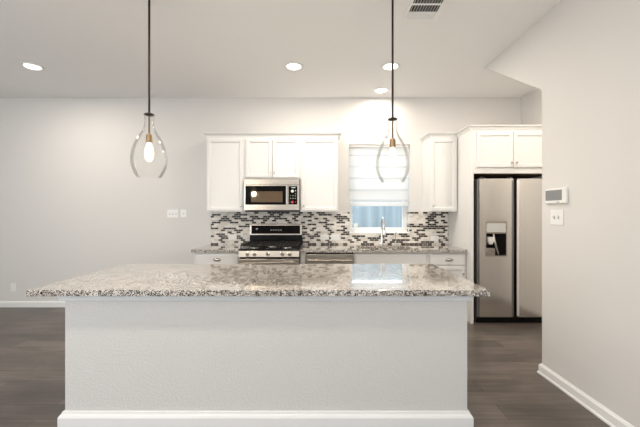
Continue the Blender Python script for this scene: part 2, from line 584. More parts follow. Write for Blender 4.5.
# ------------------------------------------------------------------ wall cabinets
YU = 4.50                       # face of the upper cabinet boxes
YD_ = YU - 0.02                 # door faces
ZU0, ZU1 = 1.372, 2.380
DZ0, DZ1 = 1.386, 2.352
GU = 'white wall cabinets'
def upper(label, x0, x1, z0, doors):
    t = thing('wall_cabinet', label, 'cabinet', ((x0 + x1) / 2, YB, z0), GU)
    MB().box(x0 + 0.0005, x1 - 0.0005, YU, YB - 0.001, z0, ZU1).build('body', CAB, t, bevel=0.0015)
    for dx0, dx1, dz0, kx in doors:
        d = door_mb(dx0, dx1, dz0, DZ1, YD_).build('door', CAB, t)
        knob(kx[0], YD_, kx[1], d)
    return t
UX = (-1.524, -1.012, -0.264, 0.245)
upper('tall white wall cabinet left of the microwave', UX[0], UX[1], ZU0, [(UX[0] + 0.012, UX[1] - 0.018, DZ0, (UX[1] - 0.045, 1.452))])
mid = (UX[1] + UX[2]) / 2
upper('short white two-door wall cabinet directly above the microwave', UX[1], UX[2], 1.818,
      [(UX[1] + 0.018, mid - 0.004, 1.834, (mid - 0.030, 1.893)), (mid + 0.004, UX[2] - 0.018, 1.834, (mid + 0.026, 1.893))])
upper('tall white wall cabinet between the microwave and the window', UX[2], UX[3], ZU0, [(UX[2] + 0.018, UX[3] - 0.012, DZ0, (UX[2] + 0.045, 1.452))])
tag(crown_mb(UX[0], UX[3], YU, YB - 0.001, ZU1 + 0.001).build('crown_molding', CAB), 'white crown molding along the three cabinets around the microwave', 'molding')
RX0, RX1 = 1.472, 1.846
t = upper('tall white wall cabinet right of the window, beside the refrigerator', RX0, RX1, ZU0, [(RX0 + 0.012, RX1 - 0.014, DZ0, (RX0 + 0.042, 1.452))])
crown_mb(RX0, RX1, YU, YB - 0.001, ZU1 + 0.001, 1, 0).build('crown', CAB, t)

# ------------------------------------------------------------------ refrigerator surround
YF = 4.11
PX0, PX1 = 1.849, 1.885
t = thing('cabinet_panel', 'tall white end panel left of the refrigerator', 'panel', (1.867, 4.4, 0))
MB().box(PX0, PX1, YF, YB - 0.001, 0.0, ZU1).build('side_panel', CAB, t, bevel=0.0015)
t = thing('wall_cabinet', 'white two-door cabinet above the refrigerator', 'cabinet', (2.39, YB, 1.90), GU)
FX0, FX1 = PX1 + 0.001, XN - 0.001
zb = Z(173.5, YF)
MB().box(FX0, FX1, YF, YB - 0.001, zb + 0.002, ZU1).build('body', CAB, t, bevel=0.0015)
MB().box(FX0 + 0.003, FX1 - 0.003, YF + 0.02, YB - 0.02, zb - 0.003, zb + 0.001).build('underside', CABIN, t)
yd = YF - 0.02
xm = X(513.6, yd)
dz0 = Z(167.3, yd)
d = door_mb(X(477, yd), xm - 0.003, dz0, 2.352, yd).build('door', CAB, t)
knob(xm - 0.028, yd, dz0 + 0.055, d)
d = door_mb(xm + 0.003, xm + 0.003 + (xm - X(477, yd)), dz0, 2.352, yd).build('door', CAB, t)
knob(xm + 0.030, yd, dz0 + 0.055, d)
crown_mb(PX0, XN - 0.001, YF, YB - 0.001, ZU1 + 0.001, 1, 0).build('crown', CAB, t)

# ------------------------------------------------------------------ refrigerator
YFD = 4.115                     # door faces
t = thing('refrigerator', 'stainless steel side-by-side refrigerator with a water dispenser', 'refrigerator', (2.41, 4.5, 0))
BX0, BX1 = 1.945, 2.855
ZT = Z(178.5, YFD)
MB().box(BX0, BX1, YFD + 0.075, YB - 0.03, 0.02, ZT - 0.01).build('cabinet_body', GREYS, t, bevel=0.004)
xd = X(515.6, YFD)
ZD0 = 0.075
fx0, fx1 = X(479.5, YFD), xd - 0.028
hx0, hx1, hz0, hz1 = X(486.2, YFD), X(506.0, YFD), Z(255.5, YFD), Z(233.6, YFD)
fd = MB().holed(fx0, fx1, ZD0, ZT, hx0, hx1, hz0, hz1, XZ, YFD, YFD + 0.068).build('freezer_door', STEELV, t, bevel=0.006)
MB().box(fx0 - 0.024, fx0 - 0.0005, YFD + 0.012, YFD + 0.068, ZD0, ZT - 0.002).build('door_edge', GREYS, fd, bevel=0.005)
MB().box(hx0 - 0.004, hx1 + 0.004, YFD + 0.060, YFD + 0.067, hz0 - 0.004, hz1 + 0.004).build('dispenser_recess', BGLASS, fd)
MB().holed(hx0 - 0.012, hx1 + 0.012, hz0 - 0.012, hz1 + 0.15, hx0, hx1, hz0, hz1, XZ, YFD - 0.004, YFD + 0.0005).build('dispenser_frame', STEEL, fd, bevel=0.002)
MB().box(hx0 + 0.004, hx1 - 0.004, YFD - 0.006, YFD - 0.003, hz1 + 0.018, hz1 + 0.128).build('dispenser_display', DISP, fd, bevel=0.001)
# ice chute, water paddle, tray
cxx = hx0 + 0.065
MB().loops([[(cxx + a, YFD + 0.028 + b, z) for a, b in ((-w, -w * .6), (w, -w * .6), (w, w * .6), (-w, w * .6))] for w, z in ((0.036, hz1 - 0.045), (0.034, hz1 - 0.10), (0.020, hz1 - 0.135))]).build('ice_chute', WHITEB, fd, bevel=0.004)
MB().tube([(hx0 + 0.105, YFD + 0.03, hz1 - 0.004), (hx0 + 0.112, YFD + 0.018, hz1 - 0.09), (hx0 + 0.130, YFD + 0.012, hz1 - 0.17), (hx0 + 0.160, YFD + 0.020, hz0 + 0.012)], [0.010, 0.013, 0.012, 0.009]).build('dispenser_paddle', NICK, fd, smooth=True)
MB().box(hx0 + 0.002, hx0 + 0.112, YFD + 0.004, YFD + 0.058, hz0 + 0.001, hz0 + 0.088).build('drip_tray', STEEL, fd, bevel=0.003)
rx0 = xd + 0.018
rd = MB().box(rx0, BX1 + 0.002, YFD, YFD + 0.068, ZD0, ZT).build('refrigerator_door', STEELV, t, bevel=0.006)
MB().box(rx0 - 0.004, rx0 + 0.024, YFD - 0.010, YFD + 0.004, ZD0 + 0.02, ZT - 0.02).build('handle', mat('satin_door_grip', (0.88, 0.86, 0.83), 0.5, 0.6), rd, bevel=0.004)
MB().box(fx1 - 0.018, fx1 + 0.003, YFD - 0.008, YFD + 0.004, ZD0 + 0.02, ZT - 0.02).build('handle', GREYS, fd, bevel=0.003)
MB().box(fx1 + 0.003, rx0 - 0.005, YFD + 0.040, YFD + 0.070, ZD0, ZT - 0.004).build('door_gasket', BLACK, t)
MB().box(BX0 + 0.01, BX1 - 0.01, YFD + 0.03, YFD + 0.074, 0.0, ZD0 - 0.012).build('toe_grille', BLACK, t)
for xx in (fx0 + 0.03, fx1 - 0.045):
    MB().box(xx, xx + 0.045, YFD + 0.015, YFD + 0.07, ZT + 0.001, ZT + 0.020).build('hinge_cover', DGREY, t, bevel=0.005)

# ------------------------------------------------------------------ base cabinets
YCB = 4.235                     # base cabinet face
ycd = YCB - 0.02
CT0, CT1 = 0.862, 0.900         # countertop slab
GB = 'white base cabinets'
def base_cab(label, x0, x1, fronts, hollow=False):
    t = thing('base_cabinet', label, 'cabinet', ((x0 + x1) / 2, YB, 0), GB)
    if hollow:
        a, b, e = x0 + 0.0005, x1 - 0.0005, CT0 - 0.001
        MB().box(a, a + 0.018, YCB + 0.018, YB - 0.001, 0.10, e).box(b - 0.018, b, YCB + 0.018, YB - 0.001, 0.10, e).box(a + 0.018, b - 0.018, YCB + 0.018, YB - 0.001, 0.10, 0.118).box(a, b, YCB, YCB + 0.018, 0.10, e).build('body', CAB, t)
    else:
        MB().box(x0 + 0.0005, x1 - 0.0005, YCB, YB - 0.001, 0.10, CT0 - 0.001).build('body', CAB, t, bevel=0.0015)
    MB().box(x0 + 0.002, x1 - 0.002, YCB + 0.07, YB - 0.02, 0.0, 0.10).build('toe_kick', CAB, t)
    for kind, a, b, c, d, hw in fronts:
        if kind == 'drawer':
            o = slab_mb(a, b, c, d, ycd).build('drawer', CAB, t)
            if hw:
                cup_pull(hw[0], ycd, hw[1], o)
        else:
            o = door_mb(a, b, c, d, ycd).build('door', CAB, t)
            if hw:
                knob(hw[0], ycd, hw[1], o)
    return t
LX0, GX0, GX1 = -1.588, -1.002, -0.250
base_cab('white base cabinet left of the range with one drawer', LX0, GX0 - 0.004,
         [('drawer', LX0 + 0.02, GX0 - 0.03, 0.70, 0.842, ((LX0 + GX0) / 2, 0.772)),
          ('door', LX0 + 0.02, (LX0 + GX0) / 2 - 0.006, 0.12, 0.685, ((LX0 + GX0) / 2 - 0.04, 0.62)),
          ('door', (LX0 + GX0) / 2, GX0 - 0.03, 0.12, 0.685, ((LX0 + GX0) / 2 + 0.035, 0.62))])
DW0, DW1 = -0.182, 0.424
tag(MB().box(GX1 + 0.003, DW0 - 0.003, YCB - 0.012, YB - 0.05, 0.0, CT0 - 0.001).build('filler_panel', CAB, bevel=0.002), 'narrow white filler strip between the range and the dishwasher', 'panel')
S0, S1 = DW1 + 0.004, 1.362
sm_ = (S0 + S1) / 2
base_cab('white sink base cabinet right of the dishwasher', S0, S1,
         [('drawer', S0 + 0.02, S1 - 0.02, 0.70, 0.842, None),
          ('door', S0 + 0.02, sm_ - 0.003, 0.12, 0.685, (sm_ - 0.035, 0.62)), ('door', sm_ + 0.003, S1 - 0.02, 0.12, 0.685, (sm_ + 0.035, 0.62))], hollow=True)
B0, B1 = S1, 1.847
base_cab('white drawer-topped base cabinet beside the refrigerator panel', B0, B1,
         [('drawer', B0 + 0.02, B1 - 0.02, 0.70, 0.842, (X(449.2, ycd), Z(259.6, ycd))),
          ('door', B0 + 0.02, B1 - 0.02, 0.12, 0.685, (B1 - 0.048, 0.595))])

# countertops
YK = 4.19
tag(MB().box(-1.615, GX0 - 0.002, YK, YB - 0.001, CT0, CT1).build('countertop', GRAN, bevel=0.004), 'short speckled granite countertop left of the range', 'countertop')
SK = (0.50, 1.20, 4.30, 4.66)
tag(MB().holed(GX1 + 0.002, B1, YK, YB - 0.001, *SK, XY, CT0, CT1).build('countertop', GRAN, bevel=0.003), 'long speckled granite countertop along the back wall holding the sink', 'countertop')
# sink bowl
mb = MB()
a0, a1, b0, b1 = SK[0] - 0.008, SK[1] + 0.008, SK[2] - 0.008, SK[3] + 0.008
def rr(i, z):
    return [(a0 + i, b0 + i, z), (a1 - i, b0 + i, z), (a1 - i, b1 - i, z), (a0 + i, b1 - i, z)]
mb.loops([rr(-0.02, CT0 - 0.001), rr(-0.004, CT0 - 0.001), rr(0.0, CT0 - 0.004), rr(0.012, 0.69), rr(0.03, 0.672)], False, True)
sk = mb.build('sink_basin', STEEL, None)
so = sk.modifiers.new('thick', 'SOLIDIFY')
so.thickness = 0.002
so.offset = -1
tag(sk, 'stainless undermount sink set in the granite below the window', 'sink')

# faucet
fx, fy = X(381.6, 4.72), 4.72
t = thing('faucet', 'tall chrome gooseneck kitchen faucet at the sink', 'faucet', (fx, fy, CT1))
MB().lathe([(0.029, 0), (0.029, 0.008), (0.022, 0.016), (0.018, 0.05), (0.017, 0.12)], (fx, fy, CT1), seg=24, cap0=True, cap1=True).build('base', CHROME, t, smooth=True)
pts = [(fx, fy, CT1 + 0.10), (fx, fy, 1.10), (fx, fy, 1.205)]
for i in range(1, 10):
    a = math.pi * i / 10
    pts.append((fx, fy - 0.085 + 0.085 * math.cos(a), 1.205 + 0.085 * math.sin(a)))
pts += [(fx, fy - 0.17, 1.205), (fx, fy - 0.17, 1.17)]
MB().tube(pts, 0.0125, 14).build('spout', CHROME, t, smooth=True)
MB().lathe([(0.013, 0.0), (0.018, -0.02), (0.020, -0.07), (0.022, -0.105), (0.017, -0.11)], (fx, fy - 0.17, 1.185), seg=18, cap0=True, cap1=True).build('spray_head', CHROME, t, smooth=True)
h = MB().tube([(fx + 0.014, fy, CT1 + 0.085), (fx + 0.045, fy, CT1 + 0.085)], 0.012, 14).build('handle', CHROME, t, smooth=True)
MB().tube([(fx + 0.040, fy, CT1 + 0.085), (fx + 0.046, fy - 0.005, CT1 + 0.13), (fx + 0.060, fy - 0.012, CT1 + 0.19)], [0.006, 0.005, 0.0045], 10).build('lever', CHROME, h, smooth=True)
dx = X(395.6, 4.73)
t = thing('soap_dispenser', 'slim chrome soap pump right of the faucet', 'soap dispenser', (dx, 4.73, CT1))
MB().lathe([(0.019, 0), (0.019, 0.006), (0.012, 0.016), (0.010, 0.055), (0.006, 0.06)], (dx, 4.73, CT1), seg=20, cap0=True, cap1=True).build('collar', CHROME, t, smooth=True)
MB().tube([(dx, 4.73, CT1 + 0.055), (dx, 4.73, CT1 + 0.165), (dx, 4.718, CT1 + 0.182), (dx, 4.66, CT1 + 0.178)], [0.005, 0.006, 0.007, 0.005], 10).build('pump', CHROME, t, smooth=True)

# ------------------------------------------------------------------ backsplash
mb = MB()
TX0, TX1, YT = -1.572, 1.846, YB - 0.009
poly = [(TX0, CT1 + 0.001), (TX1, CT1 + 0.001), (TX1, 1.370), (WX1, 1.370), (WX1, WZ0), (WX0, WZ0), (WX0, 1.370), (TX0, 1.370)]
bs = mb.prism(poly, XZ, YT, YB - 0.0005).build('tile_backsplash', MOSA)
tag(bs, 'black, brown and white mosaic tile backsplash behind the range and sink', 'backsplash')
MB().box(WX1 - 0.008, WX1 - 0.0005, YT, YW - 0.001, WZ0 + 0.012, 1.370).build('window_return', MOSA, bs)
MB().box(WX0 + 0.0005, WX0 + 0.008, YT, YW - 0.001, WZ0 + 0.012, 1.370).build('window_return', MOSA, bs)

# ------------------------------------------------------------------ range
t = thing('gas_range', 'stainless gas range with black cooktop and five knobs', 'range', ((GX0 + GX1) / 2, 4.5, 0))
RXa, RXb = GX0 + 0.004, GX1 - 0.004
YG = 4.10
MB().box(RXa + 0.002, RXb - 0.002, YG + 0.05, YB - 0.012, 0.02, 0.895).build('body', GREYS, t, bevel=0.003)
MB().box(RXa, RXb, YG + 0.002, 4.735, 0.896, 0.918).build('cooktop', BLACK, t, bevel=0.006)
mb = MB().prism([(YG - 0.010, 0.820), (YG + 0.05, 0.820), (YG + 0.05, 0.894), (YG + 0.006, 0.894)], YZ, RXa, RXb)
cp = mb.build('control_panel', STEEL, t, bevel=0.002)
for i, px in enumerate((247.5, 254.6, 267.9, 282.4, 289.6)):
    kx = X(px, YG)
    k = MB().lathe([(0.024, 0.0), (0.024, 0.006), (0.020, 0.010), (0.018, 0.034), (0.014, 0.038)], (kx, YG - 0.003, 0.857), 'Y', 20, True, True).build('knob', KNOBM, cp, smooth=True)
    MB().box(kx - 0.0035, kx + 0.0035, YG - 0.046, YG - 0.0405, 0.843, 0.871).build('pointer', DGREY, k)
od = MB().holed(RXa, RXb, 0.215, 0.795, RXa + 0.10, RXb - 0.10, 0.35, 0.66, XZ, YG - 0.004, YG + 0.045).build('oven_door', STEEL, t, bevel=0.004)
MB().box(RXa + 0.095, RXb - 0.095, YG + 0.004, YG + 0.02, 0.345, 0.665).build('oven_window', BGLASS, od)
MB().tube([(RXa + 0.05, YG - 0.045, 0.748), (RXb - 0.05, YG - 0.045, 0.762)], 0.013, 14).build('handle', STEEL, od, smooth=True)
for xx in (RXa + 0.075, RXb - 0.075):
    MB().tube([(xx, YG - 0.004, 0.748), (xx, YG - 0.040, 0.748)], 0.009, 10).build('handle_post', STEEL, od, smooth=True)
MB().box(RXa, RXb, YG - 0.002, YG + 0.045, 0.045, 0.205).build('storage_drawer', STEEL, t, bevel=0.004)
MB().box(RXa + 0.01, RXb - 0.01, YG + 0.03, YG + 0.049, 0.796, 0.819).build('vent_gap', BLACK, t)
# backguard
YGB = 4.745
gz0, gz1 = Z(235.0, YGB), Z(224.3, YGB)
mb = MB().prism([(YGB - 0.004, gz0), (YB - 0.012, gz0), (YB - 0.012, gz1 + 0.004), (YGB + 0.016, gz1 + 0.004), (YGB + 0.006, gz1 - 0.004)], YZ, RXa, RXb)
bg = mb.build('backguard', STEEL, t, bevel=0.003)
MB().box(RXa, RXb, YGB + 0.010, YB - 0.012, 0.900, gz0 - 0.001).build('backguard_riser', BLACK, t, bevel=0.002)
mb = MB()
mb.loops([[(RXa + 0.028, YGB - 0.004 + 0.001, gz0 + 0.018), (RXb - 0.028, YGB - 0.003, gz0 + 0.018), (RXb - 0.028, YGB + 0.003, gz1 - 0.016), (RXa + 0.028, YGB + 0.003, gz1 - 0.016)],
          [(RXa + 0.028, YGB - 0.0075, gz0 + 0.018), (RXb - 0.028, YGB - 0.0075, gz0 + 0.018), (RXb - 0.028, YGB - 0.0015, gz1 - 0.016), (RXa + 0.028, YGB - 0.0015, gz1 - 0.016)]])
dp = mb.build('display_panel', BGLASS, bg)
MB().box(-0.905, -0.880, YGB - 0.0095, YGB - 0.006, 1.128, 1.136).build('clock_display', CLOCK, dp)
for i in range(5):
    xx = -0.70 + 0.034 * i
    MB().box(xx, xx + 0.022, YGB - 0.0095, YGB - 0.006, 1.108, 1.122).build('touch_button', SLOT, dp)
# burners and grates
for bx, by, br_ in ((RXa + 0.17, 4.24, 0.045), (RXa + 0.17, 4.55, 0.040), ((RXa + RXb) / 2, 4.40, 0.052), (RXb - 0.17, 4.24, 0.050), (RXb - 0.17, 4.55, 0.036)):
    bo = MB().lathe([(br_ + 0.012, 0), (br_ + 0.010, 0.008), (br_ * 0.8, 0.010)], (bx, by, 0.9185), seg=24, cap0=True, cap1=True).build('burner', NICK, t, smooth=True)
    MB().lathe([(br_ * 0.8, 0), (br_ * 0.8, 0.007), (br_ * 0.6, 0.010)], (bx, by, 0.929), seg=24, cap0=True, cap1=True).build('burner_cap', IRON, bo, smooth=True)
gw = (RXb - RXa - 0.03) / 3
for i in range(3):
    g0 = RXa + 0.015 + gw * i + 0.003
    g1 = g0 + gw - 0.006
    mb = MB()
    ga, gb, gz = 4.125, 4.700, 0.948
    for xx in (g0, g1 - 0.012):
        mb.box(xx, xx + 0.012, ga, gb, gz, gz + 0.014)
        for yy in (ga, gb - 0.012):
            mb.box(xx, xx + 0.012, yy, yy + 0.012, 0.919, gz)
    for yy in (ga, (ga + gb) / 2 - 0.006, gb - 0.012):
        mb.box(g0 + 0.012, g1 - 0.012, yy, yy + 0.012, gz, gz + 0.014)
    gm = (g0 + g1) / 2
    mb.box(gm - 0.005, gm + 0.005, ga + 0.012, gb - 0.012, gz + 0.001, gz + 0.016)
    for yy in (4.24, 4.55):
        mb.box(g0 + 0.012, g1 - 0.012, yy - 0.005, yy + 0.005, gz + 0.001, gz + 0.016)
    mb.build('grate', IRON, t, bevel=0.002)

# ------------------------------------------------------------------ microwave
YM = 4.43
MX0, MX1 = X(243.8, YM), X(299.4, YM)
mz0, mz1 = 1.388, 1.808
t = thing('microwave', 'stainless over-the-range microwave with black glass door', 'microwave', ((MX0 + MX1) / 2, YB, mz0))
MB().box(MX0 + 0.002, MX1 - 0.002, YM + 0.032, YB - 0.002, mz0, mz1).build('body', GREYS, t, bevel=0.003)
xc = X(288.3, YM)
zv = Z(184.9, YM)
wx0, wx1, wz0, wz1 = X(245.4, YM), X(285.9, YM), Z(204.6, YM), Z(185.9, YM)
dr = MB().holed(MX0, xc, mz0 + 0.006, zv, wx0, wx1, wz0, wz1, XZ, YM, YM + 0.030).build('door', STEEL, t, bevel=0.002)
MB().box(MX0, MX1, YM + 0.002, YM + 0.030, zv + 0.003, mz1).build('vent_strip', STEEL, t, bevel=0.003)
ix0, ix1, iz0, iz1 = X(251.0, YM), X(282.6, YM), Z(202.2, YM), Z(191.2, YM)
MB().holed(wx0, wx1, wz0, wz1, ix0, ix1, iz0, iz1, XZ, YM + 0.002, YM + 0.008).build('window_border', BGLASS, dr)
MB().box(ix0 - 0.002, ix1 + 0.002, YM + 0.006, YM + 0.012, iz0 - 0.002, iz1 + 0.002).build('window', WGLASS, dr)
MB().box(X(286.3, YM), X(288.1, YM), YM - 0.040, YM - 0.022, wz0 + 0.005, wz1 - 0.002).build('handle', NICK, dr, bevel=0.004)
for zz in (wz0 + 0.02, wz1 - 0.035):
    MB().box(X(286.5, YM), X(287.9, YM), YM - 0.022, YM - 0.0005, zz, zz + 0.018).build('handle_post', NICK, dr)
MB().lathe([(0.008, 0), (0.008, 0.002)], (X(271.2, YM), YM + 0.0015, Z(182.6, YM)), 'Y', 18, True, True).build('badge', NICK, t)
cpn = MB().holed(xc + 0.001, MX1, mz0 + 0.006, zv, X(288.8, YM), X(297.3, YM), Z(204.4, YM), Z(186.2, YM), XZ, YM, YM + 0.030).build('control_panel', STEEL, t, bevel=0.002)
MB().box(X(288.7, YM), X(297.4, YM), YM + 0.002, YM + 0.010, Z(204.5, YM), Z(186.1, YM)).build('key_panel', BGLASS, cpn)
MB().box(X(291.4, YM), X(295.4, YM), YM - 0.0005, YM + 0.001, Z(188.0, YM), Z(187.2, YM)).build('clock_display', CLOCK, cpn)
MB().lathe([(0.019, 0), (0.019, 0.006), (0.014, 0.009)], (X(292.4, YM), YM + 0.001, Z(191.2, YM)), 'Y', 20, True, True).build('dial', WHITEB, cpn, smooth=True)
for px, py, m_, w in ((295.6, 190.6, WHITEB, 0.4), (295.6, 193.6, SLOT, .5), (290.6, 195.6, GREENB, 0.5), (293.0, 195.6, SLOT, 0.5), (295.4, 195.8, SLOT, 0.5),
                      (290.6, 198.4, SLOT, .5), (293.0, 198.4, SLOT, .5), (295.4, 198.4, SLOT, .5), (295.6, 202.0, REDB, .45), (289.9, 202.0, GREENB, .35)):
    MB().box(X(px - w, YM), X(px + w, YM), YM - 0.0005, YM + 0.001, Z(py + 0.5, YM), Z(py - 0.5, YM)).build('key', m_, cpn)
lab(MB().lathe([(0.017, 0), (0.017, 0.003)], (X(292.3, YM), YM + 0.001, Z(202.1, YM)), 'Y', 18, True, True).build('start_key', REDB, cpn), 'red start key')
MB().box(MX0 + 0.01, MX1 - 0.01, YM + 0.04, YB - 0.03, mz0 - 0.014, mz0 - 0.001).build('underside', BLACK, t)

# ------------------------------------------------------------------ dishwasher
t = thing('dishwasher', 'stainless dishwasher between the range and the sink cabinet', 'dishwasher', ((DW0 + DW1) / 2, 4.5, 0))
YDW = 4.205
MB().box(DW0 + 0.004, DW1 - 0.004, YDW + 0.03, YB - 0.05, 0.02, CT0 - 0.012).build('body', DGREY, t)
dd = MB().box(DW0 + 0.001, DW1 - 0.001, YDW, YDW + 0.028, 0.11, CT0 - 0.020).build('door', STEEL, t, bevel=0.004)
MB().box(DW0 + 0.001, DW1 - 0.001, YDW + 0.004, YDW + 0.028, CT0 - 0.019, CT0 - 0.006).build('control_strip', BLACK, t)
MB().tube([(DW0 + 0.035, YDW - 0.035, 0.765), (DW1 - 0.035, YDW - 0.035, 0.765)], 0.012, 14).build('handle', STEEL, dd, smooth=True)
for xx in (DW0 + 0.06, DW1 - 0.06):
    MB().tube([(xx, YDW - 0.0005, 0.765), (xx, YDW - 0.030, 0.765)], 0.008, 10).build('handle_post', STEEL, dd)
MB().box(DW0 + 0.004, DW1 - 0.004, YDW + 0.05, YDW + 0.09, 0.0, 0.10).build('toe_panel', BLACK, t)

# ------------------------------------------------------------------ island
IB = (-1.60, 0.925, 2.10, 3.00)
ib = thing('kitchen_island', 'large textured white kitchen island with a tall white baseboard', 'kitchen island', ((IB[0] + IB[1]) / 2, (IB[2] + IB[3]) / 2, 0))
IT0 = 0.858
MB().box(IB[0], IB[1], IB[2], IB[3], 0.0, IT0 - 0.042).build('body', ISLE, ib, bevel=0.005)
MB().box(IB[0] - 0.030, IB[1] + 0.022, IB[2] - 0.016, IB[3] + 0.01, IT0 - 0.041, IT0 - 0.0005).build('apron', APRON, ib, bevel=0.004)
prof = [(0.0, 0.0), (0.026, 0.0), (0.026, 0.092), (0.020, 0.104), (0.012, 0.112), (0.010, 0.122), (0.0, 0.124)]
rings = [[(x_ + sx * o, y_ + sy * o, h) for o, h in prof] for x_, y_, sx, sy in ((IB[0], IB[2], -1, -1), (IB[1], IB[2], 1, -1), (IB[1], IB[3], 1, 1), (IB[0], IB[3], -1, 1), (IB[0], IB[2], -1, -1))]
MB().loops(rings, False, False).build('baseboard', TRIM, ib)
ICX = (-1.782, 1.032, 2.03, 3.062)
tag(MB().box(ICX[0], ICX[1], ICX[2], ICX[3], IT0, 0.896).build('island_countertop', GRAN, bevel=0.003), 'wide polished speckled granite countertop on the island', 'countertop')

# ------------------------------------------------------------------ pendants
def pendant(label, x, y, ztop):
    t = thing('pendant_light', label, 'pendant light', (x, y, ZC), 'glass pendants over the island')
    MB().lathe([(0.062, 0), (0.060, -0.018), (0.03, -0.026), (0.008, -0.03)], (x, y, ZC - 0.0005), seg=28, cap0=True, cap1=True).build('canopy', BRONZE, t, smooth=True)
    MB().tube([(x, y, ZC - 0.028), (x, y, ztop + 0.012)], 0.0078, 12).build('rod', BRONZE, t, smooth=True)
    MB().lathe([(0.010, 0.018), (0.016, 0.012), (0.034, 0.007), (0.036, -0.002), (0.022, -0.006), (0.008, -0.008)], (x, y, ztop), seg=28, cap0=True, cap1=True).build('cap', BRONZE, t, smooth=True)
    MB().tube([(x, y, ztop - 0.006), (x, y, ztop - 0.148)], 0.0060, 12).build('stem', STEMM, t, smooth=True)
    so = MB().lathe([(0.010, 0.0), (0.020, -0.006), (0.022, -0.012), (0.022, -0.062), (0.019, -0.066)], (x, y, ztop - 0.140), seg=24, cap0=True, cap1=True).build('socket', BRASS, t, smooth=True)
    zb_ = ztop - 0.206
    bu = MB().lathe([(0.012, 0.0), (0.016, -0.012), (0.025, -0.035), (0.030, -0.062), (0.031, -0.090), (0.025, -0.118), (0.013, -0.134), (0.004, -0.139)], (x, y, zb_), seg=24, cap0=True, cap1=True).build('bulb', BULB, t, smooth=True)
    prof = [(0.041, 0.006), (0.040, -0.003), (0.034, -0.018), (0.031, -0.040), (0.034, -0.075), (0.046, -0.115), (0.068, -0.150), (0.092, -0.195), (0.109, -0.238), (0.120, -0.282),
            (0.1245, -0.325), (0.122, -0.368), (0.111, -0.408), (0.096, -0.440), (0.083, -0.462)]
    # smooth the profile
    fine = []
    for i in range(len(prof) - 1):
        p0, p1, p2, p3 = prof[max(i - 1, 0)], prof[i], prof[i + 1], prof[min(i + 2, len(prof) - 1)]
        for k in range(4):
            u = k / 4
            fine.append(tuple(0.5 * ((2 * p1[c]) + (-p0[c] + p2[c]) * u + (2 * p0[c] - 5 * p1[c] + 4 * p2[c] - p3[c]) * u * u + (-p0[c] + 3 * p1[c] - 3 * p2[c] + p3[c]) * u ** 3) for c in (0, 1)))
    fine.append(prof[-1])
    inner = [(r - 0.003, h) for r, h in reversed(fine)]
    MB().lathe(fine + inner, (x, y, ztop), seg=56).build('glass_shade', SHGL, t, smooth=True)
    ld = bpy.data.lights.new('bulb_light', 'POINT')
    ld.energy = 10
    ld.color = (1.0, 0.87, 0.69)
    ld.shadow_soft_size = 0.04
    lo = bpy.data.objects.new('bulb_light', ld)
    C.objects.link(lo)
    lo.parent = t
    lo.location = Vector((x, y, zb_ - 0.17)) - parent_world(t)
    return t
YP = 2.48
pendant('clear glass jug-shaped pendant hanging over the island before bare wall', X(149.2, YP), YP, Z(115, YP))
pendant('clear glass jug-shaped pendant hanging in front of the sink window', X(392.6, YP), YP, Z(119.6, YP))

# ------------------------------------------------------------------ recessed lights
def downlight(label, x, y, power=DOWNLIGHT_W):
    t = thing('recessed_light', label, 'ceiling light', (x, y, ZC), 'round recessed ceiling lights')
    MB().lathe([(0.110, 0.0), (0.110, -0.010), (0.104, -0.013), (0.092, -0.011), (0.078, -0.003), (0.078, 0.0)], (x, y, ZC - 0.0003), seg=40).build('trim_ring', TRIM, t, smooth=True)
    MB().lathe([(0.0775, -0.0015), (0.0765, -0.006), (0.066, -0.013), (0.045, -0.017)], (x, y, ZC), seg=40, cap0=True, cap1=True).build('lens', LENS, t, smooth=True)
    ld = bpy.data.lights.new('lamp', 'AREA')
    ld.shape = 'DISK'
    ld.size = 0.15
    ld.energy = power
    ld.color = WARM
    lo = bpy.data.objects.new('lamp', ld)
    C.objects.link(lo)
    lo.parent = t
    lo.location = (0, 0, -0.019)
    return t
YL = F * (ZC - EYE) / (HY - 66.3)
YL2 = F * (ZC - EYE) / (HY - 90.2)
downlight('round recessed ceiling light at the far left above bare wall', X(32.5, YL), YL)
downlight('round recessed ceiling light above the microwave cabinets', X(293.8, YL), YL)
downlight('round recessed ceiling light just behind the right pendant rod', X(390.5, YL), YL)
downlight('small-looking round recessed ceiling light nearest the sink window', X(381.2, YL2), YL2, 6)

downlight('round recessed ceiling light in front of the refrigerator, behind the right wall', 2.25, 3.2, 15)

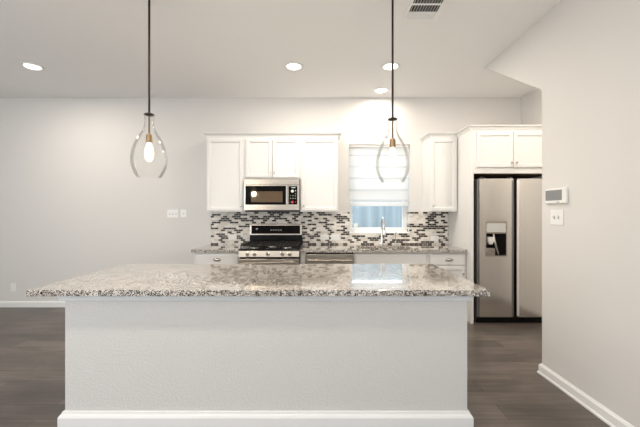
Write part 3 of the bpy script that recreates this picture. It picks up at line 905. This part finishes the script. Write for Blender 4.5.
# ------------------------------------------------------------------ ceiling vent
vx0, vx1, vy0, vy1 = 0.706, 0.984, 2.528, 2.872
t = thing('air_vent', 'white louvered air vent in the ceiling', 'vent', ((vx0 + vx1) / 2, (vy0 + vy1) / 2, ZC))
VW = mat('vent_white', (0.88, 0.87, 0.85), 0.4)
MB().holed(vx0, vx1, vy0, vy1, vx0 + 0.024, vx1 - 0.024, vy0 + 0.022, vy1 - 0.022, XY, ZC - 0.012, ZC - 0.0005).build('frame', VW, t, bevel=0.003)
MB().box(vx0 + 0.02, vx1 - 0.02, vy0 + 0.02, vy1 - 0.02, ZC - 0.0016, ZC - 0.0006).build('duct_backing', VDARK, t)
for a, b, across in ((2.550, 2.645, False), (2.657, 2.755, False), (2.767, 2.850, True)):
    mb = MB()
    if not across:
        mb.box(vx0 + 0.023, vx1 - 0.023, b, b + 0.012, ZC - 0.010, ZC - 0.002)
        for k in range(10):
            xx = vx0 + 0.036 + k * (vx1 - vx0 - 0.075) / 9
            mb.prism([(xx, ZC - 0.0018), (xx, ZC - 0.006), (xx + 0.0026, ZC - 0.006), (xx + 0.0026, ZC - 0.0018)], lambda u, v, w: (u, w, v), a, b)
    else:                             # blades lying across, their faces turned to the room
        for k in range(7):
            yy = a + 0.002 + k * (b - a - 0.008) / 6
            mb.prism([(yy, ZC - 0.0018), (yy + 0.006, ZC - 0.0095), (yy + 0.0072, ZC - 0.0095), (yy + 0.0014, ZC - 0.0018)], YZ, vx0 + 0.024, vx1 - 0.024)
    mb.build('louver', VW, t)

# ------------------------------------------------------------------ switches, outlets, thermostat
def plate_back(name, label, cat, x, z, w, h, kind, y=YB, gangs=1, horizontal=False, group=None):
    t = thing(name, label, cat, (x, y, z), group)
    MB().box(x - w / 2, x + w / 2, y - 0.006, y - 0.0004, z - h / 2, z + h / 2).build('plate', PLAST, t, bevel=0.0025)
    if kind == 'outlet':
        for s in (-1, 1):
            ox, oz = (s * 0.020, 0) if horizontal else (0, s * 0.020)
            r_ = MB().box(x + ox - 0.0165, x + ox + 0.0165, y - 0.0078, y - 0.0062, z + oz - 0.0165, z + oz + 0.0165).build('receptacle', PLAST, t, bevel=0.003)
            for q in (-0.006, 0.006):
                if horizontal:
                    MB().box(x + ox - 0.004, x + ox + 0.004, y - 0.0083, y - 0.0079, z + q - 0.001, z + q + 0.001).build('slot', SLOT, r_)
                else:
                    MB().box(x + q - 0.001, x + q + 0.001, y - 0.0083, y - 0.0079, z + oz - 0.004, z + oz + 0.004).build('slot', SLOT, r_)
    else:
        for g in range(gangs):
            gx = x + (g - (gangs - 1) / 2) * 0.046
            MB().box(gx - 0.0055, gx + 0.0055, y - 0.0075, y - 0.0062, z - 0.013, z + 0.013).build('switch_slot', SLOT, t)
            MB().prism([(y - 0.0076, z - 0.007), (y - 0.0076, z + 0.007), (y - 0.018, z + 0.011), (y - 0.019, z + 0.004)], YZ, gx - 0.0042, gx + 0.0042).build('toggle', PLAST, t)
    return t
plate_back('wall_outlet', 'white electrical outlet low on the bare wall at left', 'outlet', X(13.4, YB), Z(287.3, YB), 0.072, 0.116, 'outlet')
plate_back('light_switch', 'wide white three-switch plate on the bare back wall', 'light switch', X(173.0, YB), Z(213.8, YB), 0.162, 0.116, 'switch', gangs=3)
plate_back('light_switch', 'narrow white switch plate right of the three-switch plate', 'light switch', X(183.6, YB), Z(213.6, YB), 0.085, 0.116, 'switch', gangs=1)
plate_back('wall_outlet', 'white outlet on the tile left of the range', 'outlet', X(232.6, YT), Z(237.0, YT), 0.118, 0.078, 'outlet', y=YT, horizontal=True)
plate_back('wall_outlet', 'white outlet on the tile right of the range, left one of two', 'outlet', X(324.6, YT), Z(237.2, YT), 0.124, 0.074, 'outlet', y=YT, horizontal=True)
plate_back('wall_outlet', 'white outlet on the tile just left of the sink window, right one of two', 'light switch', X(335.2, YT), Z(237.2, YT), 0.120, 0.074, 'outlet', y=YT, horizontal=True)
plate_back('wall_outlet', 'white outlet on the tile beneath the cabinet right of the window', 'outlet', X(434.6, YT), Z(238.5, YT), 0.112, 0.074, 'outlet', y=YT, horizontal=True)

# alarm keypad on the near right wall
ky0, ky1 = 2.533, 2.769
t = thing('alarm_keypad', 'white wall keypad with grey screen above the right wall switch', 'keypad', (XR, (ky0 + ky1) / 2, 1.46))
kz0, kz1 = 1.437, 1.556
MB().box(XR - 0.022, XR - 0.0005, ky0, ky1, kz0, kz1).build('housing', PLAST, t, bevel=0.006, seg=3)
MB().box(XR - 0.0235, XR - 0.021, ky0 + 0.040, ky1 - 0.010, kz0 + 0.025, kz1 - 0.012).build('screen', SCREEN, t)
MB().box(XR - 0.0232, XR - 0.021, 2.60, 2.63, kz0 + 0.008, kz0 + 0.013).build('indicator', SLOT, t)
sy = 2.655
t = thing('light_switch', 'white two-switch plate below the keypad on the right wall', 'light switch', (XR, sy, 1.33))
sz = Z(217.4, 2.655 * 1.0)
MB().box(XR - 0.006, XR - 0.0005, sy - 0.072, sy + 0.072, sz - 0.060, sz + 0.060).build('plate', PLAST, t, bevel=0.0025)
for q in (-0.024, 0.024):
    MB().box(XR - 0.0075, XR - 0.0062, sy + q - 0.0055, sy + q + 0.0055, sz - 0.013, sz + 0.013).build('switch_slot', SLOT, t)
    MB().prism([(XR - 0.0076, sz - 0.007), (XR - 0.0076, sz + 0.007), (XR - 0.018, sz + 0.011), (XR - 0.019, sz + 0.004)], XZ, sy + q - 0.0042, sy + q + 0.0042).build('toggle', PLAST, t)
